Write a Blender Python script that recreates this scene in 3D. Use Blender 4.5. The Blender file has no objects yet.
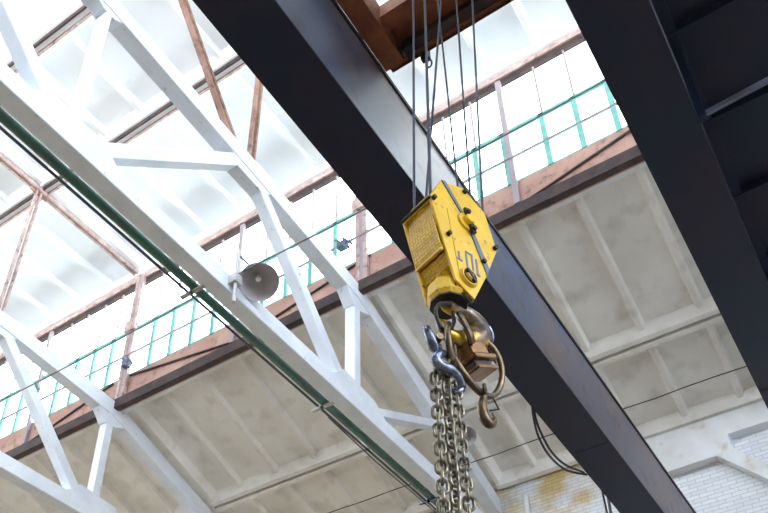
import bpy, math, random
from mathutils import Vector, Matrix
random.seed(7)
C = bpy.context.scene.collection
sc = bpy.context.scene
H = 1.6                      # eye height above the hall floor; x across the hall, y along it

# ---------------------------------------------------------------- camera
cam = bpy.data.cameras.new('camera')
co = bpy.data.objects.new('camera', cam); C.objects.link(co)
right = Vector((0.5659785, -0.82440397, 0.00514116))
down = Vector((0.48468987, 0.32769694, -0.81098116))
fwd = Vector((0.66689135, 0.46148977, 0.58504968))
m = Matrix((right, -down, -fwd)).transposed().to_4x4()
m.translation = Vector((0, 0, H)); co.matrix_world = m
cam.sensor_width = 36.0; cam.lens = 913.11 / 768 * 36
cam.shift_x = (384 - 335.794) / 768; cam.shift_y = (437.845 - 256.5) / 768
cam.clip_start = 0.05; cam.clip_end = 500
sc.camera = co

# ---------------------------------------------------------------- sky (overcast, brighter towards the zenith)
w = bpy.data.worlds.new('sky'); sc.world = w; w.use_nodes = True
nt = w.node_tree; nt.nodes.clear()
tc = nt.nodes.new('ShaderNodeTexCoord'); sx = nt.nodes.new('ShaderNodeSeparateXYZ')
rp = nt.nodes.new('ShaderNodeValToRGB'); bg = nt.nodes.new('ShaderNodeBackground'); wo = nt.nodes.new('ShaderNodeOutputWorld')
nt.links.new(tc.outputs['Generated'], sx.inputs[0]); hm = nt.nodes.new('ShaderNodeMath'); hm.operation = 'MULTIPLY_ADD'; hm.inputs[1].default_value = .5; hm.inputs[2].default_value = .5
nt.links.new(sx.outputs['Z'], hm.inputs[0]); nt.links.new(hm.outputs[0], rp.inputs[0])
nt.links.new(rp.outputs[0], bg.inputs[0]); nt.links.new(bg.outputs[0], wo.inputs[0])
e = rp.color_ramp.elements
# lower half brightened for lantern ceiling, horizon dimmed against side light, bright overcast above
e[0].position = 0.0; e[0].color = (.95, 1.0, 1.05, 1)
e[1].position = 1.0; e[1].color = (.92, .97, 1.0, 1)
for p_, c_ in ((.44, (.95, 1.0, 1.05)), (.50, (.23, .25, .30)), (.58, (.23, .25, .30)), (.66, (.80, .88, .97))):
    a = e.new(p_); a.color = (*c_, 1)
bg.inputs['Strength'].default_value = 11.5

vs = sc.view_settings
vs.view_transform = 'Standard'; vs.look = 'None'; vs.gamma = 1; vs.use_curve_mapping = False
vs.exposure = 0.0
try: sc.cycles.max_bounces = 10; sc.cycles.diffuse_bounces = 6; sc.cycles.transparent_max_bounces = 12
except Exception: pass

# ---------------------------------------------------------------- materials
def mat(name, col, rough=.6, metal=0, noise=None, scale=3, detail=6, bump=0, bscale=20, lo=.35, hi=.7, spec=.5, noise2=None, scale2=9, lo2=.55, hi2=.7):
    M = bpy.data.materials.new(name); M.use_nodes = True; n = M.node_tree; b = n.nodes['Principled BSDF']
    b.inputs['Roughness'].default_value = rough; b.inputs['Metallic'].default_value = metal
    b.inputs['Specular IOR Level'].default_value = spec
    b.inputs['Base Color'].default_value = (*col, 1)
    g = n.nodes.new('ShaderNodeNewGeometry')
    last = None
    def layer(prev, c2, s, l, h):
        t = n.nodes.new('ShaderNodeTexNoise'); t.inputs['Scale'].default_value = s; t.inputs['Detail'].default_value = detail
        n.links.new(g.outputs['Position'], t.inputs['Vector'])
        mr = n.nodes.new('ShaderNodeMapRange'); mr.inputs['From Min'].default_value = l; mr.inputs['From Max'].default_value = h
        n.links.new(t.outputs['Fac'], mr.inputs[0])
        mx = n.nodes.new('ShaderNodeMix'); mx.data_type = 'RGBA'
        n.links.new(mr.outputs[0], mx.inputs[0])
        if prev is None: mx.inputs[6].default_value = (*col, 1)
        else: n.links.new(prev, mx.inputs[6])
        mx.inputs[7].default_value = (*c2, 1)
        return mx.outputs[2]
    if noise: last = layer(None, noise, scale, lo, hi)
    if noise2: last = layer(last, noise2, scale2, lo2, hi2)
    if last is not None: n.links.new(last, b.inputs['Base Color'])
    if bump:
        t = n.nodes.new('ShaderNodeTexNoise'); t.inputs['Scale'].default_value = bscale; t.inputs['Detail'].default_value = 4
        n.links.new(g.outputs['Position'], t.inputs['Vector'])
        bp = n.nodes.new('ShaderNodeBump'); bp.inputs['Strength'].default_value = bump; bp.inputs['Distance'].default_value = .02
        n.links.new(t.outputs['Fac'], bp.inputs['Height']); n.links.new(bp.outputs[0], b.inputs['Normal'])
    return M
M = {}
M['paint'] = mat('white_painted_concrete', (.73, .77, .83), .8, noise=(.63, .67, .73), scale=2.5, bump=.25, bscale=14, noise2=(.42, .41, .40), scale2=11, lo2=.66, hi2=.76)
M['slab'] = mat('whitewashed_roof_slab', (.84, .82, .78), .9, noise=(.70, .675, .62), scale=.9, bump=.1, noise2=(.56, .52, .46), scale2=2.2, lo2=.52, hi2=.80)
M['lslab'] = mat('white_lantern_slab', (.90, .92, .94), .9, noise=(.84, .88, .91), scale=1.2, bump=.1)
M['tar'] = mat('roofing_felt', (.03, .03, .03), .9)
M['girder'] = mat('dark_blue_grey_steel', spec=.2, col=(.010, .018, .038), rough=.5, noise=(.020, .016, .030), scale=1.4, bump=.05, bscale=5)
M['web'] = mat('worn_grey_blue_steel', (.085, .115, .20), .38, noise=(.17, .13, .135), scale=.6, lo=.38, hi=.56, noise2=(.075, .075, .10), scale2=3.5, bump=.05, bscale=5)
M['flange'] = mat('black_steel', (.012, .012, .016), .6)
M['rust'] = mat('rusty_brown_steel', (.25, .13, .09), .75, noise=(.40, .25, .19), scale=5, noise2=(.10, .06, .06), scale2=8)
M['trolley'] = mat('rust_red_trolley_steel', (.12, .030, .016), .65, noise=(.32, .10, .028), scale=3, noise2=(.06, .03, .04), scale2=6)
M['apron'] = mat('brown_primer_sheet', (.42, .24, .19), .7, noise=(.54, .34, .26), scale=1.8, noise2=(.27, .15, .12), scale2=6)
M['channel'] = mat('dark_brown_channel', (.030, .020, .024), .7, noise=(.08, .045, .035), scale=4)
M['lrust'] = mat('light_brown_lantern_steel', (.40, .27, .24), .7, noise=(.60, .48, .44), scale=5, noise2=(.24, .13, .13), scale2=9)  # colour lightened to stand in for glare washing over the steel
M['green'] = mat('green_painted_sash', (.16, .47, .40), .5, noise=(.22, .55, .50), scale=6)
M['mullion'] = mat('pale_window_bar', (.36, .31, .33), .6)  # pale grey-pink tone
M['yellow'] = mat('yellow_crane_paint', (.70, .44, .012), .42, noise=(.60, .35, .010), scale=6, noise2=(.22, .12, .02), scale2=26, lo2=.62, hi2=.72, bump=.08, bscale=30)
M['yguard'] = mat('yellow_pressed_guard', (.62, .37, .012), .5, noise=(.50, .30, .015), scale=9)
M['stripe'] = mat('blue_grey_strap', (.055, .085, .15), .45, noise=(.10, .14, .2), scale=12)
M['bolt'] = mat('blackened_bolt', (.02, .018, .015), .5, .5)
M['blue'] = mat('blue_stencil_paint', (.10, .17, .30), .6)
M['rope'] = mat('steel_wire_rope', (.05, .055, .085), .45, .4)
M['chain'] = mat('worn_steel_chain', (.26, .225, .165), .30, .85, noise=(.07, .062, .055), scale=26, noise2=(.02, .018, .02), scale2=30)
M['forged'] = mat('forged_brown_steel', (.085, .060, .045), .30, .8, noise=(.15, .10, .05), scale=14, noise2=(.04, .034, .036), scale2=20)
M['hooky'] = mat('worn_yellow_hook', (.12, .085, .06), .32, .65, noise=(.46, .28, .015), scale=9, lo=.52, hi=.60, noise2=(.30, .30, .34), scale2=13)
M['bronze'] = mat('bronze_brown_coupling', (.10, .048, .018), .32, .7, noise=(.22, .10, .028), scale=16)
M['bsteel'] = mat('blue_grey_worn_steel', (.20, .24, .34), .26, .85, noise=(.085, .085, .11), scale=20)
M['pipe'] = mat('dark_green_pipe', (.045, .16, .11), .25, noise=(.05, .085, .085), scale=2)
M['gpipe'] = mat('dark_grey_conduit', (.07, .07, .10), .4)
M['cable'] = mat('black_rubber_cable', (.015, .014, .02), .6)
M['gcable'] = mat('grey_cable', (.10, .10, .12), .6)
M['enamel'] = mat('grey_enamel', (.55, .56, .58), .35, noise=(.35, .33, .33), scale=5)
M['lampin'] = mat('lamp_inner_enamel', (.50, .45, .45), .4, noise=(.58, .56, .60), scale=4)
M['bulb'] = mat('white_bulb_glass', (.9, .9, .88), .15)
M['floor'] = mat('grey_brown_floor', (.19, .150, .108), .8, noise=(.15, .12, .088), scale=.7)
M['plaster'] = mat('white_plaster', (.78, .80, .82), .9, noise=(.66, .66, .64), scale=2, noise2=(.52, .44, .28), scale2=2.4, lo2=.58, hi2=.75)

g = bpy.data.materials.new('window_glass'); g.use_nodes = True; n = g.node_tree; n.nodes.clear()
o_ = n.nodes.new('ShaderNodeOutputMaterial'); tr = n.nodes.new('ShaderNodeBsdfTransparent'); gl = n.nodes.new('ShaderNodeBsdfGlossy'); mx = n.nodes.new('ShaderNodeMixShader')
tr.inputs[0].default_value = (.95, .98, .98, 1); gl.inputs['Roughness'].default_value = .05; mx.inputs[0].default_value = .05
n.links.new(tr.outputs[0], mx.inputs[1]); n.links.new(gl.outputs[0], mx.inputs[2]); n.links.new(mx.outputs[0], o_.inputs[0])
M['glass'] = g

def brick_mat():
    Mb = bpy.data.materials.new('whitewashed_brick'); Mb.use_nodes = True; n = Mb.node_tree; b = n.nodes['Principled BSDF']; b.inputs['Roughness'].default_value = .9
    ge = n.nodes.new('ShaderNodeNewGeometry'); s = n.nodes.new('ShaderNodeSeparateXYZ'); c = n.nodes.new('ShaderNodeCombineXYZ')
    n.links.new(ge.outputs['Position'], s.inputs[0]); n.links.new(s.outputs['Y'], c.inputs['X']); n.links.new(s.outputs['Z'], c.inputs['Y'])
    t = n.nodes.new('ShaderNodeTexBrick'); t.inputs['Scale'].default_value = 1; t.inputs['Brick Width'].default_value = .26; t.inputs['Row Height'].default_value = .078
    t.inputs['Mortar Size'].default_value = .009; t.inputs['Mortar Smooth'].default_value = .4
    t.inputs['Color1'].default_value = (.80, .83, .86, 1); t.inputs['Color2'].default_value = (.70, .73, .77, 1); t.inputs['Mortar'].default_value = (.56, .58, .61, 1)
    n.links.new(c.outputs[0], t.inputs['Vector'])
    # rust-yellow damp patch on the far stretch of the wall
    no = n.nodes.new('ShaderNodeTexNoise'); no.inputs['Scale'].default_value = 1.6; no.inputs['Detail'].default_value = 8; n.links.new(ge.outputs['Position'], no.inputs['Vector'])
    mr = n.nodes.new('ShaderNodeMapRange'); mr.inputs['From Min'].default_value = 3.2; mr.inputs['From Max'].default_value = 4.6; n.links.new(s.outputs['Y'], mr.inputs[0])
    mr2 = n.nodes.new('ShaderNodeMapRange'); mr2.inputs['From Min'].default_value = .38; mr2.inputs['From Max'].default_value = .62; n.links.new(no.outputs['Fac'], mr2.inputs[0])
    mu = n.nodes.new('ShaderNodeMath'); mu.operation = 'MULTIPLY'; n.links.new(mr.outputs[0], mu.inputs[0]); n.links.new(mr2.outputs[0], mu.inputs[1])
    mx = n.nodes.new('ShaderNodeMix'); mx.data_type = 'RGBA'; mx.blend_type = 'MULTIPLY'
    n.links.new(mu.outputs[0], mx.inputs[0]); n.links.new(t.outputs['Color'], mx.inputs[6]); mx.inputs[7].default_value = (.80, .58, .26, 1)
    n.links.new(mx.outputs[2], b.inputs['Base Color'])
    bp = n.nodes.new('ShaderNodeBump'); bp.inputs['Strength'].default_value = .5; bp.inputs['Distance'].default_value = .012; bp.invert = True
    n.links.new(t.outputs['Fac'], bp.inputs['Height']); n.links.new(bp.outputs[0], b.inputs['Normal'])
    return Mb
M['brick'] = brick_mat()

# ---------------------------------------------------------------- mesh helpers
class MB:
    def __init__(s): s.v = []; s.f = []
    def add(s, vs, fs):
        k = len(s.v); s.v += [tuple(v) for v in vs]; s.f += [tuple(i + k for i in f) for f in fs]; return s
    def hexa(s, p):          # 8 corners: bottom loop 0-3, top loop 4-7
        return s.add(p, [(3, 2, 1, 0), (4, 5, 6, 7), (0, 1, 5, 4), (1, 2, 6, 5), (2, 3, 7, 6), (3, 0, 4, 7)])
    def box(s, x0, x1, y0, y1, z0, z1):
        return s.hexa([(x0, y0, z0), (x1, y0, z0), (x1, y1, z0), (x0, y1, z0), (x0, y0, z1), (x1, y0, z1), (x1, y1, z1), (x0, y1, z1)])
    def beam(s, p, q, wd, ht, up=(0, 0, 1)):
        p, q, up = Vector(p), Vector(q), Vector(up); d = (q - p).normalized()
        sd = d.cross(up)
        if sd.length < 1e-4: sd = d.cross(Vector((1, 0, 0)))
        sd.normalize(); u = sd.cross(d).normalized(); a, b = sd * wd / 2, u * ht / 2
        return s.hexa([p - a - b, q - a - b, q + a - b, p + a - b, p - a + b, q - a + b, q + a + b, p + a + b])
    def tube(s, pts, r, n=10, closed=False, cap=True):
        pts = [Vector(p) for p in pts]; N = len(pts)
        rs = r if isinstance(r, (list, tuple)) else [r] * N
        prev = None; rings = []
        for i, p in enumerate(pts):
            if closed: t = pts[(i + 1) % N] - pts[i - 1]
            else: t = pts[min(i + 1, N - 1)] - pts[max(i - 1, 0)]
            t.normalize()
            if prev is None:
                a = t.cross(Vector((0, 0, 1)))
                if a.length < .1: a = t.cross(Vector((1, 0, 0)))
            else:
                a = prev - t * prev.dot(t)
            a.normalize(); prev = a; b = t.cross(a)
            rings.append([p + (a * math.cos(2 * math.pi * j / n) + b * math.sin(2 * math.pi * j / n)) * rs[i] for j in range(n)])
        vs = [v for rg in rings for v in rg]; fs = []
        for i in range(N if closed else N - 1):
            i2 = (i + 1) % N
            for j in range(n): fs.append((i * n + j, i * n + (j + 1) % n, i2 * n + (j + 1) % n, i2 * n + j))
        if not closed and cap: fs += [tuple(range(n))[::-1], tuple((N - 1) * n + j for j in range(n))]
        return s.add(vs, fs)
    def prism(s, pts, vec):  # polygon extruded along vec
        pts = [Vector(p) for p in pts]; vec = Vector(vec); n = len(pts)
        return s.add(pts + [p + vec for p in pts], [tuple(range(n))[::-1], tuple(range(n, 2 * n))] + [(i, (i + 1) % n, n + (i + 1) % n, n + i) for i in range(n)])
    def lathe(s, prof, o, ax, n=32):   # prof: (r, h) along axis ax from o
        o, ax = Vector(o), Vector(ax).normalized(); a = ax.cross(Vector((0, 0, 1)))
        if a.length < .1: a = ax.cross(Vector((1, 0, 0)))
        a.normalize(); b = ax.cross(a); vs = []; fs = []
        for r, h in prof:
            for j in range(n): vs.append(o + ax * h + (a * math.cos(2 * math.pi * j / n) + b * math.sin(2 * math.pi * j / n)) * r)
        for i in range(len(prof) - 1):
            for j in range(n): fs.append((i * n + j, i * n + (j + 1) % n, (i + 1) * n + (j + 1) % n, (i + 1) * n + j))
        return s.add(vs, fs)
    def cyl(s, p, q, r, n=16): return s.tube([p, q], r, n)

def build(mb, name, material, parent=None, local=False, smooth=False, bevel=0, lift=True):
    """one mesh object; coordinates are relative to eye height unless local"""
    vs = [Vector(v) + (Vector((0, 0, H)) if not local else Vector()) for v in mb.v]
    if parent is not None and not local: vs = [v - parent['_o'] for v in vs] if False else [v - Vector(parent.get('_base', (0, 0, 0))) for v in vs]
    lo = [min(v[i] for v in vs) for i in range(3)]; hi = [max(v[i] for v in vs) for i in range(3)]
    org = Vector(((lo[0] + hi[0]) / 2, (lo[1] + hi[1]) / 2, lo[2]))
    me = bpy.data.meshes.new(name); me.from_pydata([v - org for v in vs], [], mb.f); me.validate(); me.update()
    import bmesh
    bm = bmesh.new(); bm.from_mesh(me); bmesh.ops.recalc_face_normals(bm, faces=bm.faces); bm.to_mesh(me); bm.free()
    o = bpy.data.objects.new(name, me); C.objects.link(o); o.location = org
    if parent is not None: o.parent = parent
    me.materials.append(M[material] if isinstance(material, str) else material)
    if smooth:
        for p in me.polygons: p.use_smooth = True
        try: me.set_sharp_from_angle(angle=math.radians(40))
        except Exception: pass
    if bevel:
        b = o.modifiers.new('bevel', 'BEVEL'); b.width = bevel; b.segments = 2; b.limit_method = 'ANGLE'
    return o
def empty(name, x, y, z, label=None, cat=None, group=None, rz=0):
    o = bpy.data.objects.new(name, None); C.objects.link(o); o.location = (x, y, z + H); o.rotation_euler = (0, 0, rz); o.empty_display_size = .2
    o['_base'] = (x, y, z + H)
    if label: tag(o, label, cat, group)
    return o
def tag(o, label=None, cat=None, group=None, kind=None):
    if label: o['label'] = label
    if cat: o['category'] = cat
    if group: o['group'] = group
    if kind: o['kind'] = kind
    return o
def struct(o): o['kind'] = 'structure'; return o

# ================================================================ SETTING
LC_Z = 8.77
WALLX = 14.8
struct(build(MB().box(-9.5, 15.1, -20, 30, -H - .2, -H), 'floor', 'floor'))
struct(build(MB().box(WALLX, WALLX + .35, -20, 30, -H, 10.3), 'wall_right', 'brick'))
struct(build(MB().box(-7.85, -7.5, -20, 30, -H, 10.3), 'wall_left', 'brick'))  # unseen side wall, added to cut light from the left
struct(build(MB().box(-7.85, 15.15, -20.3, -20, -H, 6), 'wall_near', 'brick'))  # unseen end wall, added to cut light from behind, open above
struct(build(MB().box(-7.85, 15.15, 30, 30.3, -H, 13), 'wall_far', 'brick'))
# plaster tie band with a raking strip, standing proud of the brick
x0 = WALLX - .22
band = [(x0, 3.62, 9.93), (x0, -19.9, 9.93), (x0, -19.9, 9.49), (x0, 1.71, 9.49), (x0, 1.72, 9.22), (x0, .30, 7.62), (x0, .42, 7.40), (x0, 1.98, 9.13), (x0, 3.55, 9.11)]
struct(build(MB().prism(band, (.24, 0, 0)), 'trim_1', 'plaster', bevel=.01))

# sloped ribbed roof slabs outside the lantern
SL = .345; cs = 1 / math.hypot(1, SL); sn = SL * cs
def sp(x, z, s, y, t):       # s down the slope from (x, z), t normal to it
    return (x + s * cs + t * sn, y, z - s * sn + t * cs)
def rib_slab(mb, x, z, L, ya, yb, depth=.27, flat=False, gap=.145, nrib=5, step=1.0, yr=None):
    P = (lambda s, y, t: (x + s, y, z + t)) if flat else (lambda s, y, t: sp(x, z, s, y, t))
    ya, yb = ya + gap, yb - gap
    def bar(s0, s1, y0, y1, b0, b1, d0):     # tapering rib: bottom narrower than top
        mb.hexa([P(s0 + b0, y0 + b1, d0), P(s1 - b0, y0 + b1, d0), P(s1 - b0, y1 - b1, d0), P(s0 + b0, y1 - b1, d0), P(s0, y0, depth), P(s1, y0, depth), P(s1, y1, depth), P(s0, y1, depth)])
    mb.hexa([P(0, ya, depth - .03), P(L, ya, depth - .03), P(L, yb, depth - .03), P(0, yb, depth - .03), P(0, ya, depth + .02), P(L, ya, depth + .02), P(L, yb, depth + .02), P(0, yb, depth + .02)])
    # long edge ribs (haunched only towards the inside)
    for a, b, c, d in ((0, .10, .24, 1), (L - .24, L - .10, L, 0)):
        if d: mb.hexa([P(0, ya, 0), P(.10, ya, 0), P(.10, yb, 0), P(0, yb, 0), P(0, ya, depth), P(.22, ya, depth), P(.22, yb, depth), P(0, yb, depth)])
        else: mb.hexa([P(L - .10, ya, 0), P(L, ya, 0), P(L, yb, 0), P(L - .10, yb, 0), P(L - .24, ya, depth), P(L, ya, depth), P(L, yb, depth), P(L - .24, yb, depth)])
    mb.hexa([P(0, ya, .03), P(L, ya, .03), P(L, ya + .10, .03), P(0, ya + .10, .03), P(0, ya, depth), P(L, ya, depth), P(L, ya + .2, depth), P(0, ya + .2, depth)])
    mb.hexa([P(0, yb - .10, .03), P(L, yb - .10, .03), P(L, yb, .03), P(0, yb, .03), P(0, yb - .2, depth), P(L, yb - .2, depth), P(L, yb, depth), P(0, yb, depth)])
    y0 = ya - gap
    for k in range(1, nrib + 1):
        yc = y0 + k * step
        if yc > yb - .3: break
        bar(.05, L - .05, yc - .09, yc + .09, 0.02, .05, depth - .15)
TR = [-17.68, -11.68, -5.68, .32, 6.32, 12.32, 18.32, 24.32]
X1, Z1 = 9.89, 11.65
L1 = 2.90 / cs
X2, Z2 = X1 + 2.965, Z1 - 2.965 * SL
cm = MB()
for y in TR[:-1]:
    rib_slab(cm, X1, Z1, L1, y, y + 6); rib_slab(cm, X2, Z2, 1.86 / cs, y, y + 6)
    cm.hexa([sp(X1, Z1, s_, y + d_, t_) for t_ in (.07, .25) for s_, d_ in ((0, -.12), (5.1, -.12), (5.1, .12), (0, .12))])
struct(build(cm, 'ceiling', 'slab'))
cv = MB(); cv.hexa([sp(X1, Z1, -.1, TR[0], .31), sp(X1, Z1, 5.6, TR[0], .31), sp(X1, Z1, 5.6, TR[-1], .31), sp(X1, Z1, -.1, TR[-1], .31),
                    sp(X1, Z1, -.1, TR[0], .42), sp(X1, Z1, 5.6, TR[0], .42), sp(X1, Z1, 5.6, TR[-1], .42), sp(X1, Z1, -.1, TR[-1], .42)])
struct(build(cv, 'ceiling', 'tar'))
mm = MB(); MX = lambda p: (7.3 - p[0], p[1], p[2])
mm.hexa([MX(sp(X1, Z1, a_, b_, t_)) for t_ in (.02, .14) for a_, b_ in ((-.1, TR[0]), (5.6, TR[0]), (5.6, TR[-1]), (-.1, TR[-1]))])
struct(build(mm, 'ceiling', 'slab'))  # unseen left slope, added with the left wall to cut side light
# flat ribbed slabs over the lantern
LZ = 15.55
cm = MB()
rows = [(6.93, 3.05), (4.64, 2.21), (1.62, 2.94), (-1.36, 2.94), (-2.6, 1.2)]
for y in TR[:-1]:
    for xa, ln in rows: rib_slab(cm, xa, LZ, ln, y, y + 6, depth=.24, flat=True, gap=.02)
struct(build(cm, 'ceiling', 'lslab'))
struct(build(MB().box(-2.7, 10.1, TR[0], TR[-1], LZ + .28, LZ + .36), 'ceiling', 'tar'))

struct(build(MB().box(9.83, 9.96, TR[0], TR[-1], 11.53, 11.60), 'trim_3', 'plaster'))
# apron: brown sheet upstand between roof slabs and lantern windows
XW = 9.75
struct(build(MB().box(XW, XW + .05, TR[0], TR[-1], 11.45, 12.33), 'trim_2', 'apron'))

# lantern windows, one per 3 m between posts
PY = [.15 + 3 * k for k in range(-6, 9)]
for k, (ya, yb) in enumerate(zip(PY[:-1], PY[1:])):
    nm = 'window_%d' % (k + 1)
    wn = empty(nm, XW + .03, (ya + yb) / 2, 12.33); struct(wn)
    top = MB(); low = MB(); gp = MB()
    for j in range(0, 5):
        yy = ya + .06 + j * (yb - ya - .12) / 5 + (0 if j else .03)
        low.box(XW - .02, XW + .04, yy - .048, yy + .048, 12.33, 13.70)
        if j: top.box(XW - .02, XW + .03, yy - .05, yy - .015, 13.72, 15.06)
    low.box(XW - .02, XW + .04, ya, yb, 13.64, 13.72)
    low.box(XW - .0, XW + .03, ya, yb, 12.33, 12.37)
    low.box(XW + .0, XW + .03, ya, yb, 12.97, 13.0)
    gp.box(XW + .012, XW + .018, ya, yb, 12.33, 15.1)
    build(low, 'sash_frame', 'green', wn); build(top, 'glazing_bar', 'mullion', wn); build(gp, 'pane', 'glass', wn)

# ================================================================ LANTERN STEELWORK
def Bx(name, material, label, cat, group, *boxes, **kw):
    mb = MB()
    for b in boxes: mb.box(*b)
    return tag(build(mb, name, material, **kw), label, cat, group)
hb = empty('head_beam', XW, TR[0], 15.06, 'brown steel head beam running along the top of the lantern windows', 'beam')
build(MB().box(XW - .03, XW + .06, TR[0], TR[-1], 15.06, 15.20), 'lower_flange', 'channel', hb)
build(MB().box(XW - .06, XW + .02, TR[0], TR[-1], 15.20, 15.33), 'web', 'lrust', hb)
build(MB().box(XW - .12, XW + .12, TR[0], TR[-1], 15.33, 15.55), 'upper_flange', 'lslab', hb)
for xx, lb in ((6.88, 'brown steel purlin pair under the lantern ceiling, next inward from the window head beam'), (4.60, 'brown steel purlin pair under the lantern ceiling nearest the top left corner of the view')):
    pu = empty('purlin', xx, TR[0], 15.42, lb, 'purlin')
    build(MB().box(xx - .09, xx - .055, TR[0], TR[-1], 15.43, 15.545), 'angle_bar', 'channel', pu)
    build(MB().box(xx + .055, xx + .09, TR[0], TR[-1], 15.43, 15.55), 'angle_bar', 'lrust', pu)
    build(MB().box(xx - .04, xx + .04, TR[0], TR[-1], 15.47, 15.55), 'filler_strip', 'lslab', pu)
bc = tag(build(MB().box(XW - .14, XW - .005, TR[0], TR[-1], 11.42, 11.66), 'base_channel', 'channel'), 'dark brown steel channel along the foot of the brown apron sheet', 'channel')
build(MB().box(XW - .13, XW - .10, TR[0], TR[-1], 11.74, 11.80), 'angle_lip', 'apron', bc) if False else None
FL = {6.32: 'rusty steel lantern frame over the truss carrying the bell lamp', 12.32: 'rusty steel lantern frame with its joint plate left of the green pipe, at left edge',
      .32: 'steel lantern frame over the truss hidden behind the right crane girder', 18.32: 'steel lantern frame over the farthest truss at lower left', -5.68: 'steel lantern frame behind the crane walkway', 24.32: 'steel lantern frame at the far end of the roof'}
for y in TR[3:]:
    fr = empty('lantern_frame', 6.65, y, 11.9, FL[y], 'steel frame', 'steel frames carrying the lantern roof')
    yc = y - .02
    mb = MB(); mb.beam((-2.5, yc - .05, 15.42), (XW, yc - .05, 15.42), .04, .10); mb.beam((-2.5, yc + .05, 15.42), (XW, yc + .05, 15.42), .04, .10)
    build(mb, 'rafter', 'lrust', fr)
    mb = MB()
    for dx in (-.05, .05): mb.beam((6.70 + dx, yc, 11.85), (6.76 + dx, yc, 15.4), .08, .035, (1, 0, 0))
    build(mb, 'upright', 'lrust' if y != 6.32 else 'rust', fr)
    mb = MB()
    for dx in (-.06, .06): mb.beam((6.35 + dx, yc, 11.80), (3.70 + dx, yc, 15.4), .09, .05, (1, 0, 0))
    build(mb, 'diagonal', 'rust', fr)
    build(MB().prism([(6.55, yc - .015, 15.28), (6.97, yc - .015, 15.28), (6.97, yc - .015, 15.47), (6.55, yc - .015, 15.47)], (0, .03, 0)), 'joint_plate', 'rust', fr)
    py = y - .17
    mb = MB(); mb.box(XW - .10, XW - .02, py - .12, py - .04, 11.68, 15.45); mb.box(XW - .10, XW - .02, py + .04, py + .12, 11.68, 15.45)
    po = build(mb, 'post', 'lrust', fr)
    build(MB().box(XW - .085, XW - .04, py - .05, py + .05, 11.68, 15.4), 'web_plate', 'mullion', fr)
    build(MB().box(XW - .16, XW - .09, py - .16, py + .16, 13.55, 13.85), 'gusset', 'lrust', fr)
for k, y in enumerate(PY):
    if round(y, 2) in (3.15, 9.15, 15.15, 21.15):
        lab = {3.15: 'thin pale post between lantern windows, right of the hoist ropes', 9.15: 'thin brown post between lantern windows directly above the bell lamp', 15.15: 'thin brown post between lantern windows at left, above the left truss', 21.15: 'thin post between the farthest lantern windows'}[round(y, 2)]
        p = tag(build(MB().box(XW - .09, XW - .02, y - .05, y + .05, 11.74, 15.1), 'window_post', 'mullion'), lab, 'post', 'slim mid-bay window posts')
# sloping tie rods lying on the apron sheet
for a, b, lab in (((2.95, 11.76), (.9, 12.25), 'thin dark rod sloping across the brown apron sheet at upper right'), ((6.0, 12.30), (8.9, 11.76), 'thin dark rod sloping across the brown apron sheet right of the bell lamp'),
                  ((12.0, 12.28), (9.1, 11.78), 'thin dark rod on the brown apron sheet left of the green pipe'), ((15.0, 11.76), (12.5, 12.28), 'thin dark rod on the brown apron sheet behind the left truss')):
    tag(build(MB().cyl((XW - .03, a[0], a[1]), (XW - .03, b[0], b[1]), .022, 8), 'tie_rod', 'channel', smooth=True), lab, 'rod', 'sloping rods on the apron sheet')
tag(build(MB().tube([(XW - .10, TR[0], 12.86), (XW - .10, TR[-1], 12.86)], .018, 8), 'opener_shaft', 'mullion', smooth=True), 'thin grey shaft running along the middle of the green window sashes', 'shaft')  # pale colour stands in for window glare over a dark shaft
for y, z, lab in ((6.5, 12.72, 'window opener lever on the post right of the bell lamp'), (12.0, 12.5, 'window opener lever at the foot of the wide post left of the green pipe'), (15.08, 13.2, 'window opener lever at left beside the left truss')):
    e_ = empty('window_opener', XW - .12, y, z - .15, lab, 'lever', 'window opener levers')
    build(MB().box(XW - .24, XW - .10, y - .10, y + .10, z - .08, z + .08), 'gearbox', 'stripe', e_, bevel=.02)
    build(MB().beam((XW - .2, y + .14, z + .2), (XW - .26, y - .2, z - .25), .04, .05), 'lever_arm', 'bsteel', e_)
    build(MB().beam((XW - .2, y - .02, z + .16), (XW - .22, y - .24, z - .14), .035, .04), 'lever_arm', 'stripe', e_)

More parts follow.
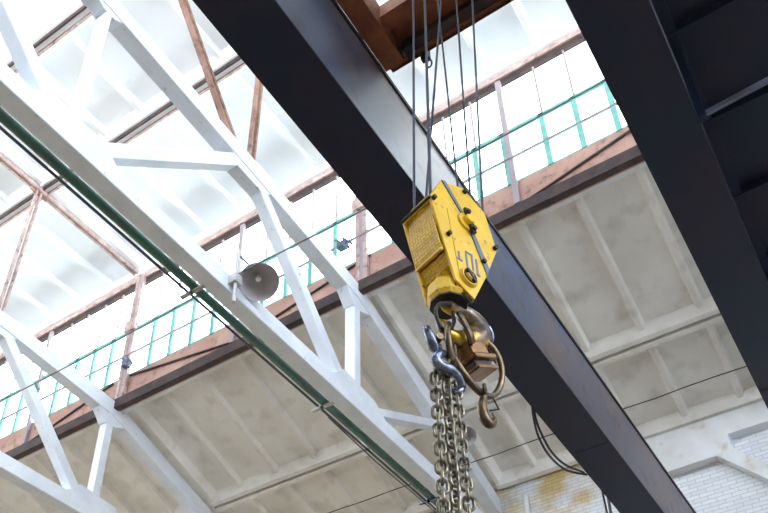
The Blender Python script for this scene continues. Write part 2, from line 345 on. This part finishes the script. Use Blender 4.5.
# ================================================================ CONCRETE TRUSSES
def truss(y, label):
    t = empty('roof_truss', 3.65, y, LC_Z, label, 'truss', 'white concrete roof trusses')
    hw = .13
    xm = 3.65
    build(MB().box(-7.5, WALLX, y - hw, y + hw, LC_Z, LC_Z + .30), 'bottom_chord', 'paint', t, bevel=.015)
    bot = [(xm, 11.72), (6.65, 11.52), (9.62, 11.26), (12.65, 10.22), (15.0, 9.35)]
    topc = [(xm, 12.03), (6.65, 11.84), (9.72, 11.60), (12.75, 10.56), (15.0, 9.75)]
    mb = MB()
    for i in range(4):
        for sgn in (1, -1):
            f = (lambda p: (xm + sgn * (p[0] - xm) if sgn > 0 else xm - (p[0] - xm), p[1]))
            a, b, c, d = f(bot[i]), f(bot[i + 1]), f(topc[i + 1]), f(topc[i])
            if sgn < 0 and i == 3: b = (-7.5, 9.42); c = (-7.5, 9.8)
            if sgn > 0 and i == 3: b = (WALLX, 9.42); c = (WALLX, 9.82)
            mb.prism([(a[0], y - hw, a[1]), (b[0], y - hw, b[1]), (c[0], y - hw, c[1]), (d[0], y - hw, d[1])], (0, 2 * hw, 0))
    build(mb, 'top_chord', 'paint', t, bevel=.012)
    def member(p, q, wd, name):
        build(MB().beam((p[0], y, p[1]), (q[0], y, q[1]), .20, wd, (0, 1, 0)) if False else MB().beam((p[0], y, p[1]), (q[0], y, q[1]), wd, .20, (0, 1, 0)), name, 'paint', t, bevel=.012)
    def gusset(pts): build(MB().prism([(px, y - .11, pz) for px, pz in pts], (0, .22, 0)), 'gusset', 'paint', t, bevel=.012)
    mir = lambda p: (2 * xm - p[0], p[1])
    for F in (lambda p: p, mir):
        member(F((4.0, 9.15)), F((6.45, 11.62)), .21, 'diagonal')
        member(F((6.85, 11.55)), F((9.30, 9.02)), .21, 'diagonal')
        member(F((9.60, 9.0)), F((9.62, 11.35)), .18, 'vertical')
        member(F((9.95, 9.02)), F((12.55, 10.32)), .15, 'diagonal')
        gusset([F(p) for p in ((8.85, 9.03), (10.55, 9.03), (10.1, 9.30), (9.2, 9.36))])
        gusset([F(p) for p in ((9.25, 11.32), (9.50, 11.02), (9.74, 11.02), (10.05, 11.16), (9.7, 11.4))])
        gusset([F(p) for p in ((6.15, 11.60), (6.35, 11.36), (6.95, 11.34), (7.2, 11.52), (6.65, 11.62))])
    member((xm, 9.0), (xm, 11.85), .10, 'vertical')
    gusset([(2.9, 9.03), (4.4, 9.03), (4.05, 9.32), (3.25, 9.32)])
    gusset([(3.35, 11.76), (3.55, 11.62), (3.75, 11.62), (3.95, 11.76), (xm, 11.9)])
    return t
for y, lab in ((.32, 'white concrete truss hidden above the right crane girder'), (6.32, 'large white concrete roof truss crossing the middle, with the bell lamp and pipe along it'),
               (12.32, 'white concrete roof truss at lower left corner, second from the crane'), (18.32, 'farthest white concrete roof truss, at lower left')):
    truss(y, lab)

# pipe run along the truss
pp = empty('service_pipe', 3, 6.57, 8.80, 'dark green pipe fixed along the underside of the large white truss', 'pipe')
build(MB().cyl((-7, 6.585, 8.84), (WALLX, 6.585, 8.84), .066, 16), 'pipe_barrel', 'pipe', pp, smooth=True)
for x in (-1, 1.9, 6.15, 9.2, 12.55):
    mb = MB(); mb.box(x - .03, x + .03, 6.40, 6.82, 8.755, 8.785); mb.box(x - .03, x + .03, 6.60, 6.65, 8.755, 9.05)
    build(mb, 'bracket', 'bsteel' if x > 12 else 'enamel', pp)
tag(build(MB().cyl((-7, 6.70, 8.81), (WALLX, 6.70, 8.81), .020, 10), 'conduit', 'gpipe', smooth=True), 'slim dark conduit beside the green pipe under the large truss', 'conduit')
tag(build(MB().tube([(9.5, 6.72, 8.80), (11, 6.76, 8.79), (12.5, 6.74, 8.79), (WALLX, 6.73, 8.80)], .012, 8), 'cable', 'gpipe', smooth=True), 'thin cable running beside the lower end of the green pipe', 'cable')

# stretched cables along the hall
def cable(pts, r, label, material='gcable', name='cable'):
    return tag(build(MB().tube(pts, r, 8), name, material, smooth=True), label, 'cable')
pts = []
for i in range(60):
    y = -5.6 + i * .5; u = ((y - .2) % 6) / 6; pts.append((6.46, y, 9.085 - .05 * 4 * u * (1 - u)))
cable(pts, .010, 'dark cable stretched across the trusses at the bell lamp')
cable([(13.3, -5 + i * .5, 9.80 + (.015 if i % 3 else 0)) for i in range(42)], .010, 'thin dark cable crossing below the outer roof slabs near the brick wall', 'cable')
tag(build(MB().cyl((WALLX - .06, 5.62, -1.5), (WALLX - .06, 5.62, 9.66), .05, 12), 'wall_pipe', 'plaster', smooth=True), 'white vertical pipe on the stained brick wall below the roof', 'pipe')

# ================================================================ BELL LAMPS
def lamp(c, ax, R, label, hang):
    t = empty('bell_lamp', c[0], c[1], c[2] - .2, label, 'lamp', 'enamel bell lamps')
    c = Vector(c); ax = Vector(ax).normalized()
    prof = [(R, 0), (R * .99, .03), (R * .93, .10), (R * .80, .17), (R * .60, .235), (R * .34, .28), (R * .22, .30), (R * .22, .40), (R * .14, .43), (.001, .43)]
    build(MB().lathe(prof, c, -ax, 36), 'shade', 'enamel', t, smooth=True)
    inn = [(R, 0), (R * .97, .02), (R * .90, .09), (R * .77, .16), (R * .57, .22), (R * .32, .26), (.001, .27)]
    build(MB().lathe([(r * .985, h) for r, h in inn], c, -ax, 36), 'reflector', 'lampin', t, smooth=True)
    build(MB().tube([c + Vector(p) for p in []] or [c - ax * .02 + (ax.orthogonal().normalized() * math.cos(i * math.pi / 16) + ax.cross(ax.orthogonal().normalized()) * math.sin(i * math.pi / 16)) * R for i in range(32)], .009, 6, closed=True), 'rim', 'enamel', t, smooth=True)
    build(MB().lathe([(.001, 0.0), (.028, .005), (.042, .03), (.046, .06), (.035, .10), (.022, .13), (.022, .16)], c - ax * .10, -ax, 16), 'bulb', 'bulb', t, smooth=True)
    build(MB().lathe([(.045, 0), (.045, .10), (.001, .10)], c - ax * .20, -ax, 16), 'lamp_holder', 'enamel', t, smooth=True)
    build(MB().cyl(c - ax * .42, hang[0], .016, 8), 'hanger', 'gcable', t, smooth=True)
    if len(hang) > 1: build(MB().cyl(hang[1], hang[2], .026, 10), 'support_pipe', 'enamel', t, smooth=True)
    return t
Lc = Vector((6.70, 5.93, 9.02)); vdir = -Lc.normalized()
lamp(Lc, (vdir * .9 + Vector((0, 0, -1)) * .45 + Vector((.15, -.0, 0))), .275, 'round grey enamel bell lamp hanging at the middle of the large truss', ((6.46, 6.10, 9.42), (6.42, 6.10, 9.50), (6.42, 6.10, 8.52)))
lamp((12.75, 5.86, 10.02), (-.45, -.35, -.75), .20, 'small bell lamp partly hidden behind the hanging chains', ((12.9, 6.15, 10.35),))
# clamp under the chord holding the lamp pipe
tag(build(MB().box(6.36, 6.50, 6.05, 6.19, 8.86, 9.02), 'pipe_clamp', 'enamel', bevel=.01), 'small grey clamp holding the bell lamp pipe to the truss', 'clamp')

# ================================================================ BRIDGE CRANE
GZ = 6.5
cr = empty('bridge_crane', 5, 1.5, GZ, 'dark twin-girder overhead travelling crane with walkway spanning the hall', 'crane')
XA, XB = -6.0, WALLX - .05
def girder(ya, yb, face):
    g_ = empty('girder', XA, ya, GZ); del g_['_base']; g_.parent = cr; g_.location = Vector((XA, ya, GZ + H)) - Vector(cr['_base'])
    base = Vector((XA, ya, GZ + H))
    def b(mb, name, m_, **k):
        mb.v = [tuple(Vector(v) + Vector((0, 0, H)) - base) for v in mb.v]
        return build(mb, name, m_, g_, local=True, **k)
    b(MB().box(XA, XB, ya, yb, GZ, GZ + .02), 'bottom_flange', 'girder')
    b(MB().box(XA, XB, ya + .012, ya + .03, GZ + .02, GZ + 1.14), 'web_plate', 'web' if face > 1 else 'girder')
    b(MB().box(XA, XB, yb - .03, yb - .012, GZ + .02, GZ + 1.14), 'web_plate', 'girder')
    b(MB().box(XA, XB, ya - .0, yb + .0, GZ + 1.14, GZ + 1.165), 'top_flange', 'flange')
    b(MB().box(XA, XB, (ya + yb) / 2 - .03, (ya + yb) / 2 + .03, GZ + 1.165, GZ + 1.25), 'rail', 'flange')
    b(MB().box(XA, XB, face - .005, face + .012, GZ + 1.11, GZ + 1.16), 'edge_angle', 'flange')
    w_ = MB()
    for x in (9.35,): w_.box(x, x + .012, ya + .01, yb - .01, GZ - .006, GZ + .001)
    b(w_, 'weld_seam', 'flange')
    return g_
girder(2.402, 2.90, 2.402)
girder(.146, .648, .146)
# walkway cantilevered from the right girder
wk = empty('walkway', 4, -.5, GZ); del wk['_base']; wk.parent = cr; wk.location = Vector((4, -.5, GZ + H)) - Vector(cr['_base'])
def wb(mb, name, m_):
    base = Vector((4, -.5, GZ + H)); mb.v = [tuple(Vector(v) + Vector((0, 0, H)) - base) for v in mb.v]; return build(mb, name, m_, wk, local=True)
wb(MB().box(XA, XB, -1.35, .146, 7.52, 7.54), 'deck_plate', 'girder')
wb(MB().box(XA, XB, -1.37, -1.33, 7.42, 7.62), 'edge_angle', 'girder')
wb(MB().box(XA, XB, .06, .145, 7.44, 7.52), 'edge_angle', 'girder')
for i, x in enumerate([5.22 + 1.05 * k for k in range(-8, 9)]):
    if i % 2 == 0 or True:
        mb = MB(); mb.box(x - .03, x + .03, -1.34, .146, 7.43, 7.52); wb(mb, 'deck_beam', 'girder')
for x in (-4.2, -.95, 2.3, 5.55, 8.8, 12.05):
    wb(MB().beam((x - .12, .146, 6.56), (x - .12, -1.32, 6.66), .03, .05), 'bracket_arm', 'web'); wb(MB().box(x - .15, x - .09, -1.36, -1.30, 6.62, 7.52), 'hanger_post', 'girder')
    wb(MB().box(x - .16, x - .08, .08, .146, 6.52, 7.5), 'stiffener', 'girder')

# ================================================================ TROLLEY
tz = 7.78
ty = empty('crane_trolley', 3, 1.5, tz, 'rusty red crane trolley resting on the girder rails above the ropes', 'trolley')
def tb(mb, name, m_='trolley', **k): return build(mb, name, m_, ty, **k)
tb(MB().box(1.2, 4.24, 2.20, 2.395, 7.66, tz + .20), 'side_beam')
tb(MB().box(1.2, 4.30, .655, .85, 7.66, tz + .20), 'side_beam')
tb(MB().box(3.82, 3.98, .85, 2.20, tz, tz + .18), 'cross_beam')
tb(MB().box(4.17, 4.26, .86, 2.19, tz - .01, tz + .16), 'cross_beam', 'channel')
mb = MB(); mb.box(4.27, 4.33, .60, 2.38, tz - .02, tz + .01); mb.box(4.31, 4.34, .60, 2.38, tz - .02, tz + .16); tb(mb, 'edge_angle')
tb(MB().box(3.98, 4.20, .85, 2.20, tz + .08, tz + .10), 'deck_plate')
tb(MB().box(1.2, 1.4, .85, 2.20, tz, tz + .18), 'cross_beam')
tb(MB().box(3.0, 3.1, .85, 2.2, tz + .02, tz + .14), 'cross_beam', 'channel')
for x in (1.6, 3.95):
    for yy in (2.62, .42):
        tb(MB().cyl((x, yy - .05, 7.93), (x, yy + .05, 7.93), .18, 24), 'wheel', 'channel', smooth=True)
        tb(MB().cyl((x, min(yy, 1.5) if yy < 1 else 2.3, 7.93), (x, .8 if yy < 1 else yy, 7.93), .04, 10), 'axle', 'channel', smooth=True)
tb(MB().cyl((2.6, .9, 8.35), (2.6, 2.1, 8.35), .24, 28), 'rope_drum', 'trolley', smooth=True)
tb(MB().box(2.5, 2.7, .75, .9, tz + .15, 8.5), 'drum_bracket'); tb(MB().box(2.5, 2.7, 2.1, 2.25, tz + .15, 8.5), 'drum_bracket')
tb(MB().box(3.3, 3.75, .9, 1.15, 8.2, 8.5), 'motor', 'channel', bevel=.04)
tb(MB().cyl((3.6, 1.15, 8.02), (3.6, 1.95, 8.02), .12, 24), 'equalising_sheave', 'channel', smooth=True)
for (yy, xx) in ((2.24, 4.14), (2.13, 4.20)): tb(MB().box(xx - .05, xx + .06, yy - .04, yy + .04, tz - .10, tz + .02), 'limit_switch', 'flange', bevel=.01)
tb(MB().box(4.33, 4.38, 2.0, 2.08, tz - .09, tz + .05), 'rope_clip_plate', 'flange')
pts = [(4.38 + .0, 2.02 + .025 * math.sin(a), tz - .14 + .055 * math.cos(a)) for a in [i * math.pi / 8 for i in range(16)]]
tb(MB().tube(pts, .008, 6, closed=True), 'eyelet', 'flange', smooth=True)

# ================================================================ HOOK BLOCK
O = Vector((3.3, 1.42, 3.92)); RZ = math.atan2(-.335338, .94209789)
hk = empty('hook_block', *O, 'yellow hook block with stencilled capacity mark hanging between the crane girders', 'hook block', rz=RZ)
def lb(mb, name, m_, parent=hk, **k): return build(mb, name, m_, parent, local=True, **k)
def Lp(w_, u_, off=0): return (w_, off, -u_)
plate = [(-.229, -.223), (-.129, -.428), (.05, -.487), (.216, -.379), (.276, -.087), (.161, .189), (.042, .437), (-.088, .363)]
T = .018
near = lb(MB().prism([Lp(a, b, -.0) for a, b in plate], (0, T, 0)), 'side_plate', 'yellow', bevel=.004)
far_ = lb(MB().prism([Lp(a, b, .25) for a, b in plate], (0, -T, 0)), 'side_plate', 'yellow', bevel=.004)
st = [(-.129, -.428), (-.09, -.441), (-.02, -.30), (.05, -.20), (.10, -.05), (.188, .118), (.161, .189), (.14, .14), (.045, -.10), (-.03, -.25)]
st = [(-.129, -.428), (-.097, -.440), (.036, -.225), (.112, -.075), (.186, .125), (.161, .189), (.078, -.065), (.0, -.24)]
lb(MB().prism([Lp(a, b, -.007) for a, b in st], (0, .012, 0)), 'strap', 'stripe', bevel=.002)
# narrow fold line on the plate
lb(MB().prism([Lp(a, b, -.003) for a, b in ((-.105, -.20), (-.098, -.20), (-.045, .33), (-.055, .335))], (0, .006, 0)), 'weld_seam', 'yguard')
for a, b in ((-.207, -.212), (.055, -.454), (-.115, .027), (.255, -.095), (.140, .090)):
    mbt = MB().tube([Lp(a, b, -.022), Lp(a, b, .01)], .016, 6); lb(mbt, 'bolt', 'bolt', near) if False else lb(mbt, 'bolt', 'bolt')
# sheave pin hub and trunnion pin
lb(MB().lathe([(.001, -.045), (.028, -.045), (.034, -.03), (.034, -.015), (.062, -.014), (.066, .0)], Lp(.04, -.175), (0, 1, 0), 20), 'pin_cap', 'yellow', smooth=True)
lb(MB().beam(Lp(.03, -.27, -.022), Lp(.075, -.09, -.022), .02, .035, (1, 0, 0)), 'keeper_bar', 'bolt', bevel=.004)
for a, b in ((.035, -.235), (.068, -.115)): lb(MB().tube([Lp(a, b, -.045), Lp(a, b, -.01)], .016, 6), 'bolt', 'bolt')
lb(MB().lathe([(.001, -.030), (.022, -.030), (.026, -.02), (.036, -.012), (.05, -.022), (.058, -.022), (.066, 0)], Lp(.006, .299), (0, 1, 0), 24), 'trunnion_cap', 'yellow', smooth=True)
lb(MB().tube([Vector(Lp(.006, .299, -.018)) + Vector((.041 * math.cos(a), 0, .041 * math.sin(a))) for a in [i * math.pi / 10 for i in range(20)]], .008, 6, closed=True), 'retaining_ring', 'bolt', smooth=True)
lb(MB().beam(Lp(-.02, .26, -.026), Lp(.035, .335, -.026), .016, .02, (1, 0, 0)), 'keeper_bar', 'bolt')
# lower reinforcing edge of the side plates
lb(MB().prism([Lp(a, b, .02) for a, b in ((-.088, .30), (-.075, .385), (.03, .455), (.06, .425), (.0, .42))], (0, .01, 0)), 'edge_doubler', 'bolt')
# stencil 10t, painted upside down on the plate
t_ = MB(); q = -.0025
def stroke(w0, u0, w1, u1, th=.013): t_.beam(Lp(w0, u0, q), Lp(w1, u1, q), .003, th, (0, 0, 1)) if abs(w1 - w0) > abs(u1 - u0) else t_.box(min(w0, w1) - th / 2, max(w0, w1) + th / 2, q - .0015, q + .0015, -max(u0, u1), -min(u0, u1))
stroke(.088, .10, .088, .235)                                    # 1
stroke(.098, .215, .084, .235, .012)
stroke(.012, .085, .012, .225); stroke(.055, .085, .055, .225); stroke(.006, .088, .061, .088); stroke(.006, .222, .061, .222)   # 0
stroke(-.045, .12, -.045, .185, .012); stroke(-.068, .183, -.022, .183, .012)       # t
lb(t_, 'stencil_mark', 'blue')
# edge flanges of the open side and sheave guards
lb(MB().tube([Lp(-.225, -.215, .0), Lp(-.232, -.222, .25)], .012, 8), 'spreader_bar', 'bolt')
lb(MB().hexa([Lp(-.235, -.235, .235), Lp(-.215, -.25, .235), Lp(-.215, -.25, .015), Lp(-.235, -.235, .015), Lp(-.225, -.20, .235), Lp(-.205, -.21, .235), Lp(-.205, -.21, .015), Lp(-.225, -.20, .015)]), 'top_strip', 'yguard')
def dimple_mat():
    Md = bpy.data.materials.new('dimpled_yellow_guard'); Md.use_nodes = True; n = Md.node_tree; b = n.nodes['Principled BSDF']
    b.inputs['Roughness'].default_value = .42
    tcn = n.nodes.new('ShaderNodeTexCoord'); v = n.nodes.new('ShaderNodeTexVoronoi'); v.inputs['Scale'].default_value = 46; v.inputs['Randomness'].default_value = .3
    n.links.new(tcn.outputs['Object'], v.inputs['Vector'])
    r_ = n.nodes.new('ShaderNodeValToRGB'); r_.color_ramp.elements[0].color = (.76, .47, .015, 1); r_.color_ramp.elements[1].color = (.40, .22, .010, 1); r_.color_ramp.elements[0].position = .1; r_.color_ramp.elements[1].position = .75
    n.links.new(v.outputs['Distance'], r_.inputs[0]); n.links.new(r_.outputs[0], b.inputs['Base Color'])
    bp = n.nodes.new('ShaderNodeBump'); bp.inputs['Strength'].default_value = .7; bp.inputs['Distance'].default_value = .01; bp.invert = True
    n.links.new(v.outputs['Distance'], bp.inputs['Height']); n.links.new(bp.outputs[0], b.inputs['Normal'])
    return Md
M['dimple'] = dimple_mat()
gm = MB(); ga = [(-.205, -.205), (-.200, -.10), (-.190, .0), (-.172, .09), (-.150, .150)]
for (a, b), (c, d) in zip(ga[:-1], ga[1:]):
    gm.hexa([Lp(a, b, .018), Lp(c, d, .018), Lp(c, d, .232), Lp(a, b, .232), Lp(a + .01, b, .018), Lp(c + .01, d, .018), Lp(c + .01, d, .232), Lp(a + .01, b, .232)])
lb(gm, 'sheave_guard', 'dimple')
lb(MB().beam(Lp(-.158, .150, .018), Lp(-.158, .150, .232), .014, .018, (0, 0, 1)), 'guard_lip', 'yellow', bevel=.003)
gm = MB(); ga = [(-.130, .150), (-.095, .22), (-.03, .26), (.06, .27)]
for (a, b), (c, d) in zip(ga[:-1], ga[1:]):
    gm.hexa([Lp(a, b, .018), Lp(c, d, .018), Lp(c, d, .232), Lp(a, b, .232), Lp(a + .01, b - .01, .018), Lp(c + .01, d - .01, .018), Lp(c + .01, d - .01, .232), Lp(a + .01, b - .01, .232)])
lb(gm, 'lower_guard', 'dimple')
gm = MB(); ga = [(.216, -.37), (.262, -.26), (.268, -.09), (.20, .09), (.11, .27)]
for (a, b), (c, d) in zip(ga[:-1], ga[1:]):
    gm.hexa([Lp(a, b, .018), Lp(c, d, .018), Lp(c, d, .232), Lp(a, b, .232), Lp(a - .01, b, .018), Lp(c - .01, d, .018), Lp(c - .01, d, .232), Lp(a - .01, b, .232)])
lb(gm, 'sheave_guard', 'yguard')
for k, off in enumerate((.06, .125, .19)):
    lb(MB().lathe([(.04, -.022), (.17, -.02), (.205, -.028), (.212, -.024), (.19, 0), (.212, .024), (.205, .028), (.17, .02), (.04, .022)], Lp(.04, -.175, off), (0, 1, 0), 32), 'sheave', 'rust', smooth=True)
lb(MB().cyl(Lp(.04, -.175, .0), Lp(.04, -.175, .25), .032, 16), 'sheave_pin', 'bolt', smooth=True)
# crosshead and hook nut
lb(MB().box(-.06, .085, .018, .232, -.375, -.275), 'crosshead', 'yellow', bevel=.02)
lb(MB().lathe([(.001, .15), (.05, .15), (.062, .135), (.066, .07), (.100, .05), (.114, .02), (.116, -.05), (.100, -.075), (.05, -.085)], Lp(-.035, .345, .125), (0, 0, 1), 10), 'hook_nut', 'yellow')
lb(MB().lathe([(.001, 0), (.106, 0), (.106, -.012), (.001, -.012)], Lp(-.035, .425, .125), (0, 0, 1), 10), 'underside_shade_disc', 'bolt')  # dark disc standing in for the shade under the nut
# forged hook: shank, bowl and point
hp = [(-.045, .37, .046), (-.045, .42, .044), (-.01, .435, .040), (.05, .425, .042), (.115, .43, .048), (.160, .465, .060), (.172, .52, .072), (.150, .58, .080), (.095, .625, .076), (.035, .65, .062), (-.02, .662, .048), (-.075, .65, .034), (-.11, .615, .022), (-.125, .585, .010)]
def smooth_path(P, n=4):
    out = []
    for i in range(len(P) - 1):
        p0, p1, p2, p3 = P[max(i - 1, 0)], P[i], P[i + 1], P[min(i + 2, len(P) - 1)]
        for k in range(n):
            t = k / n
            out.append(tuple(.5 * ((2 * p1[j]) + (-p0[j] + p2[j]) * t + (2 * p0[j] - 5 * p1[j] + 4 * p2[j] - p3[j]) * t * t + (-p0[j] + 3 * p1[j] - 3 * p2[j] + p3[j]) * t ** 3) for j in range(len(p1))))
    out.append(tuple(P[-1])); return out
sp_ = smooth_path(hp)
hook_m = lb(MB().tube([Lp(a, b, .125) for a, b, r in sp_], [max(r, .006) for a, b, r in sp_], 14), 'hook', 'hooky', smooth=True)
lb(MB().tube([Lp(a, b, c) for a, b, c in smooth_path([(.20, .50, .07), (.225, .53, .075), (.235, .565, .09), (.215, .58, .11)])], .012, 8), 'hook_rib', 'bsteel', hk, smooth=True)
lt = smooth_path([(-.05, .455, .10), (-.13, .50, .085), (-.175, .57, .08), (-.172, .64, .08), (-.126, .695, .085), (-.07, .64, .085), (-.04, .575, .09), (-.035, .50, .10)])
lb(MB().tube([Lp(a, b, c) for a, b, c in lt], .011, 8), 'safety_latch', 'bolt', smooth=True)

# ================================================================ SLING GEAR UNDER THE HOOK
sg = empty('sling_coupling', *O, 'brown master ring with square coupling block hanging from the crane hook', 'sling gear', rz=RZ)
def sb(mb, name, m_, **k): return build(mb, name, m_, sg, local=True, **k)
ring = [Lp(.105 + .185 * math.cos(a), .785 + .195 * math.sin(a), .10 + .02 * math.sin(a * 2)) for a in [i * math.pi / 24 for i in range(48)]]
sb(MB().tube(ring, .019, 12, closed=True), 'master_ring', 'forged', smooth=True)
ring = [Lp(-.075 + .070 * math.cos(a), .77 + .135 * math.sin(a), .09 + .05 * math.cos(a)) for a in [i * math.pi / 18 for i in range(36)]]
sb(MB().tube(ring, .018, 12, closed=True), 'oval_link', 'forged', smooth=True)
def rbox(cw, cu, co_, sw, su, so, ang):
    ca, sa = math.cos(ang), math.sin(ang); P = []
    for dz in (-1, 1):
        for dx, dy in ((-1, -1), (1, -1), (1, 1), (-1, 1)):
            a_, b_ = dx * sw / 2, dz * su / 2
            P.append((cw + a_ * ca + b_ * sa, co_ + dy * so / 2, -cu + (-a_ * sa + b_ * ca) * 1.0))
    return MB().hexa(P)
an = -.42
sb(rbox(.095, .71, .125, .14, .10, .14, an), 'coupling_body', 'bronze', bevel=.018)
sb(rbox(.118, .765, .115, .175, .032, .16, an), 'collar', 'bronze', bevel=.010)
sb(rbox(.128, .80, .125, .14, .055, .12, an), 'coupling_foot', 'channel', bevel=.012)
sb(rbox(.136, .83, .115, .165, .020, .15, an), 'collar', 'bronze', bevel=.008)
sb(MB().tube([Lp(a, b, c) for a, b, c in smooth_path([(-.035, .54, .06), (-.02, .60, .045), (.015, .68, .04), (.035, .72, .05)])], [.020] * 13, 8), 'tie_lug', 'forged', smooth=True)
# small swivel hook hanging from the ring
sh = empty('sling_hook', *O, 'small brown lifting hook with wire latch hanging from the master ring', 'hook', rz=RZ)
ph = smooth_path([(.138, .955, .016), (.135, .99, .020), (.122, 1.03, .022), (.112, 1.08, .026), (.118, 1.135, .028), (.145, 1.165, .026), (.178, 1.15, .020), (.188, 1.11, .012), (.185, 1.08, .007)])
build(MB().tube([Lp(a, b, .10 + .3 * (b - 1.0) * 0) for a, b, r in ph], [r for a, b, r in ph], 12), 'hook_body', 'forged', sh, local=True, smooth=True)
eye = [Lp(.14 + .026 * math.cos(a), .965 + .032 * math.sin(a), .10 + .03 * math.cos(a)) for a in [i * math.pi / 8 for i in range(16)]]
build(MB().tube(eye, .012, 8, closed=True), 'eye', 'forged', sh, local=True, smooth=True)
build(MB().tube([Lp(*p) for p in [(.135, .99, .10), (.19, .985, .09), (.222, 1.045, .09), (.165, 1.075, .10)]], .005, 6), 'wire_latch', 'bolt', sh, local=True, smooth=True)
# grab hooks that carry the chains
def grab(pts, label, rr, pin):
    g_ = empty('grab_hook', *O, label, 'hook', 'steel grab hooks holding the chains', rz=RZ)
    P = smooth_path(pts)
    build(MB().tube([Lp(a, b, c) for a, b, c in P], [rr * (.8 + .4 * math.sin(math.pi * i / (len(P) - 1))) for i in range(len(P))], 10), 'hook_body', 'bsteel', g_, local=True, smooth=True)
    build(MB().tube([Lp(*pin[0]), Lp(*pin[1])], .020, 10), 'pin', 'forged', g_, local=True, smooth=True)
    return g_
grab([(-.235, .735, .09), (-.255, .755, .08), (-.245, .80, .07), (-.215, .84, .08), (-.175, .845, .10), (-.145, .81, .12), (-.13, .77, .13)], 'worn blue-grey grab hook at upper left of the sling gear', .022, ((-.20, .80, .04), (-.16, .79, .15)))
grab([(-.09, .86, .10), (-.15, .87, .08), (-.205, .915, .06), (-.225, .96, .06), (-.19, .985, .06), (-.13, .975, .06), (-.07, .985, .07), (-.03, 1.01, .09)], 'worn blue-grey grab hook just above the middle chain', .024, ((-.11, .90, .05), (-.06, .96, .16)))
grab([(-.045, .88, .14), (.0, .90, .13), (.015, .95, .13), (-.0, 1.0, .13), (-.03, 1.02, .14), (-.05, .99, .15)], 'dark steel grab hook just above the right chain', .018, ((-.03, .93, .10), (.01, .97, .17)))

# ================================================================ CHAINS
def link_mesh():
    R, st_, r = .0238, .030, .0090; P = []
    for i in range(9): a = math.pi * i / 8; P.append((R * math.cos(a), 0, st_ / 2 + R * math.sin(a)))
    for i in range(9): a = math.pi + math.pi * i / 8; P.append((R * math.cos(a), 0, -st_ / 2 + R * math.sin(a)))
    mb = MB().tube(P, r, 10, closed=True)
    me = bpy.data.meshes.new('link'); me.from_pydata(mb.v, [], mb.f); me.update()
    for p in me.polygons: p.use_smooth = True
    me.materials.append(M['chain']); return me
LM = link_mesh()
wv = Vector((.94209789, -.335338, 0)); nv = Vector((-.335338, -.94209789, 0))
def chain(wc, off, u0, rot, label, drift=0.0, n=21):
    base = O + wv * wc - nv * off - Vector((0, 0, u0 + n * .0538))
    t = empty('chain', *base, label, 'chain', 'steel chains hanging from the sling')
    for i in range(n):
        o = bpy.data.objects.new('link', LM); C.objects.link(o); o.parent = t
        o.location = wv * (drift * (n - i) / n + random.uniform(-.003, .003)) + Vector((random.uniform(-.002, .002), 0, (n - i) * .0538))
        o.rotation_euler = (random.uniform(-.05, .05), random.uniform(-.05, .05), RZ + rot + (math.pi / 2 if i % 2 else 0) + random.uniform(-.1, .1))
chain(-.188, .125, .955, .9, 'leftmost of the three hanging steel chains', .016)
chain(-.130, .105, .955, .0, 'middle of the three hanging steel chains, in front', .010, 22)
chain(-.004, .14, .92, -.75, 'rightmost of the three hanging steel chains', -.018, 22)

# ================================================================ HOIST ROPES
ropes = [((-.177, -.365, .19), (3.52, 1.67, 7.92), 'leftmost hoist rope, running straight to the left edge of the hook block', .011),
         ((-.157, -.318, .07), (3.57, 1.60, 7.92), 'second hoist rope from the left, thick, into the hook block', .013),
         ((-.134, -.394, .13), (3.68, 1.45, 7.92), 'hoist rope crossing behind its neighbours down to the left of the hook block', .010),
         ((.21, -.60, .19), (3.59, 1.53, 7.92), 'hoist rope crossing from upper left to the middle of the hook block', .009),
         ((.245, -.55, .13), (3.70, 1.39, 7.92), 'hoist rope second from the right, at the right side of the hook block', .010),
         ((.272, -.42, .07), (3.74, 1.25, 7.92), 'rightmost hoist rope, going down behind the right edge of the hook block', .010)]
ropes = [(a, b, c, d) for a, b, c, d in ropes]
for (w_, u_, off), top, lab, r in ropes:
    p = O + wv * w_ - nv * off - Vector((0, 0, u_)); q_ = Vector(top)
    sh_c = O + wv * .04 - nv * off + Vector((0, 0, .175))
    pts = [sh_c + wv * (-.2 if w_ < 0 else .2), p, p.lerp(q_, .5) + Vector((.0, .0, 0)), q_]
    tag(build(MB().tube(pts, r * .8, 8), 'hoist_rope', 'rope', smooth=True), lab, 'rope', 'steel ropes carrying the hook block')

# loose cables drooping under the left girder
for k, pts in enumerate(([(8.35, 2.93, 6.70), (8.40, 2.95, 6.50), (8.55, 2.96, 6.36), (8.85, 2.97, 6.27), (9.3, 2.97, 6.34), (9.9, 2.95, 6.56)],
                         [(8.30, 2.93, 6.70), (8.36, 2.96, 6.48), (8.50, 2.98, 6.28), (8.82, 2.99, 6.20), (9.35, 2.99, 6.30), (10.0, 2.95, 6.58)])):
    cable(smooth_path(pts), .014, ('upper' if k == 0 else 'lower') + ' of two black cable loops drooping beside the left crane girder', 'cable')
cable(smooth_path([(10.5, 2.93, 6.7), (10.62, 2.96, 6.5), (10.72, 2.98, 6.2), (10.9, 3.0, 5.9)]), .014, 'black cable hanging off the left girder near its lower end', 'cable')
cable(smooth_path([(10.75, 2.93, 6.75), (10.85, 2.97, 6.5), (10.92, 2.98, 6.2), (11.1, 3.0, 5.9)]), .020, 'thicker cable hanging off the left girder at the bottom edge', 'gcable')

for o in list(C.objects):
    if '_base' in o: del o['_base']
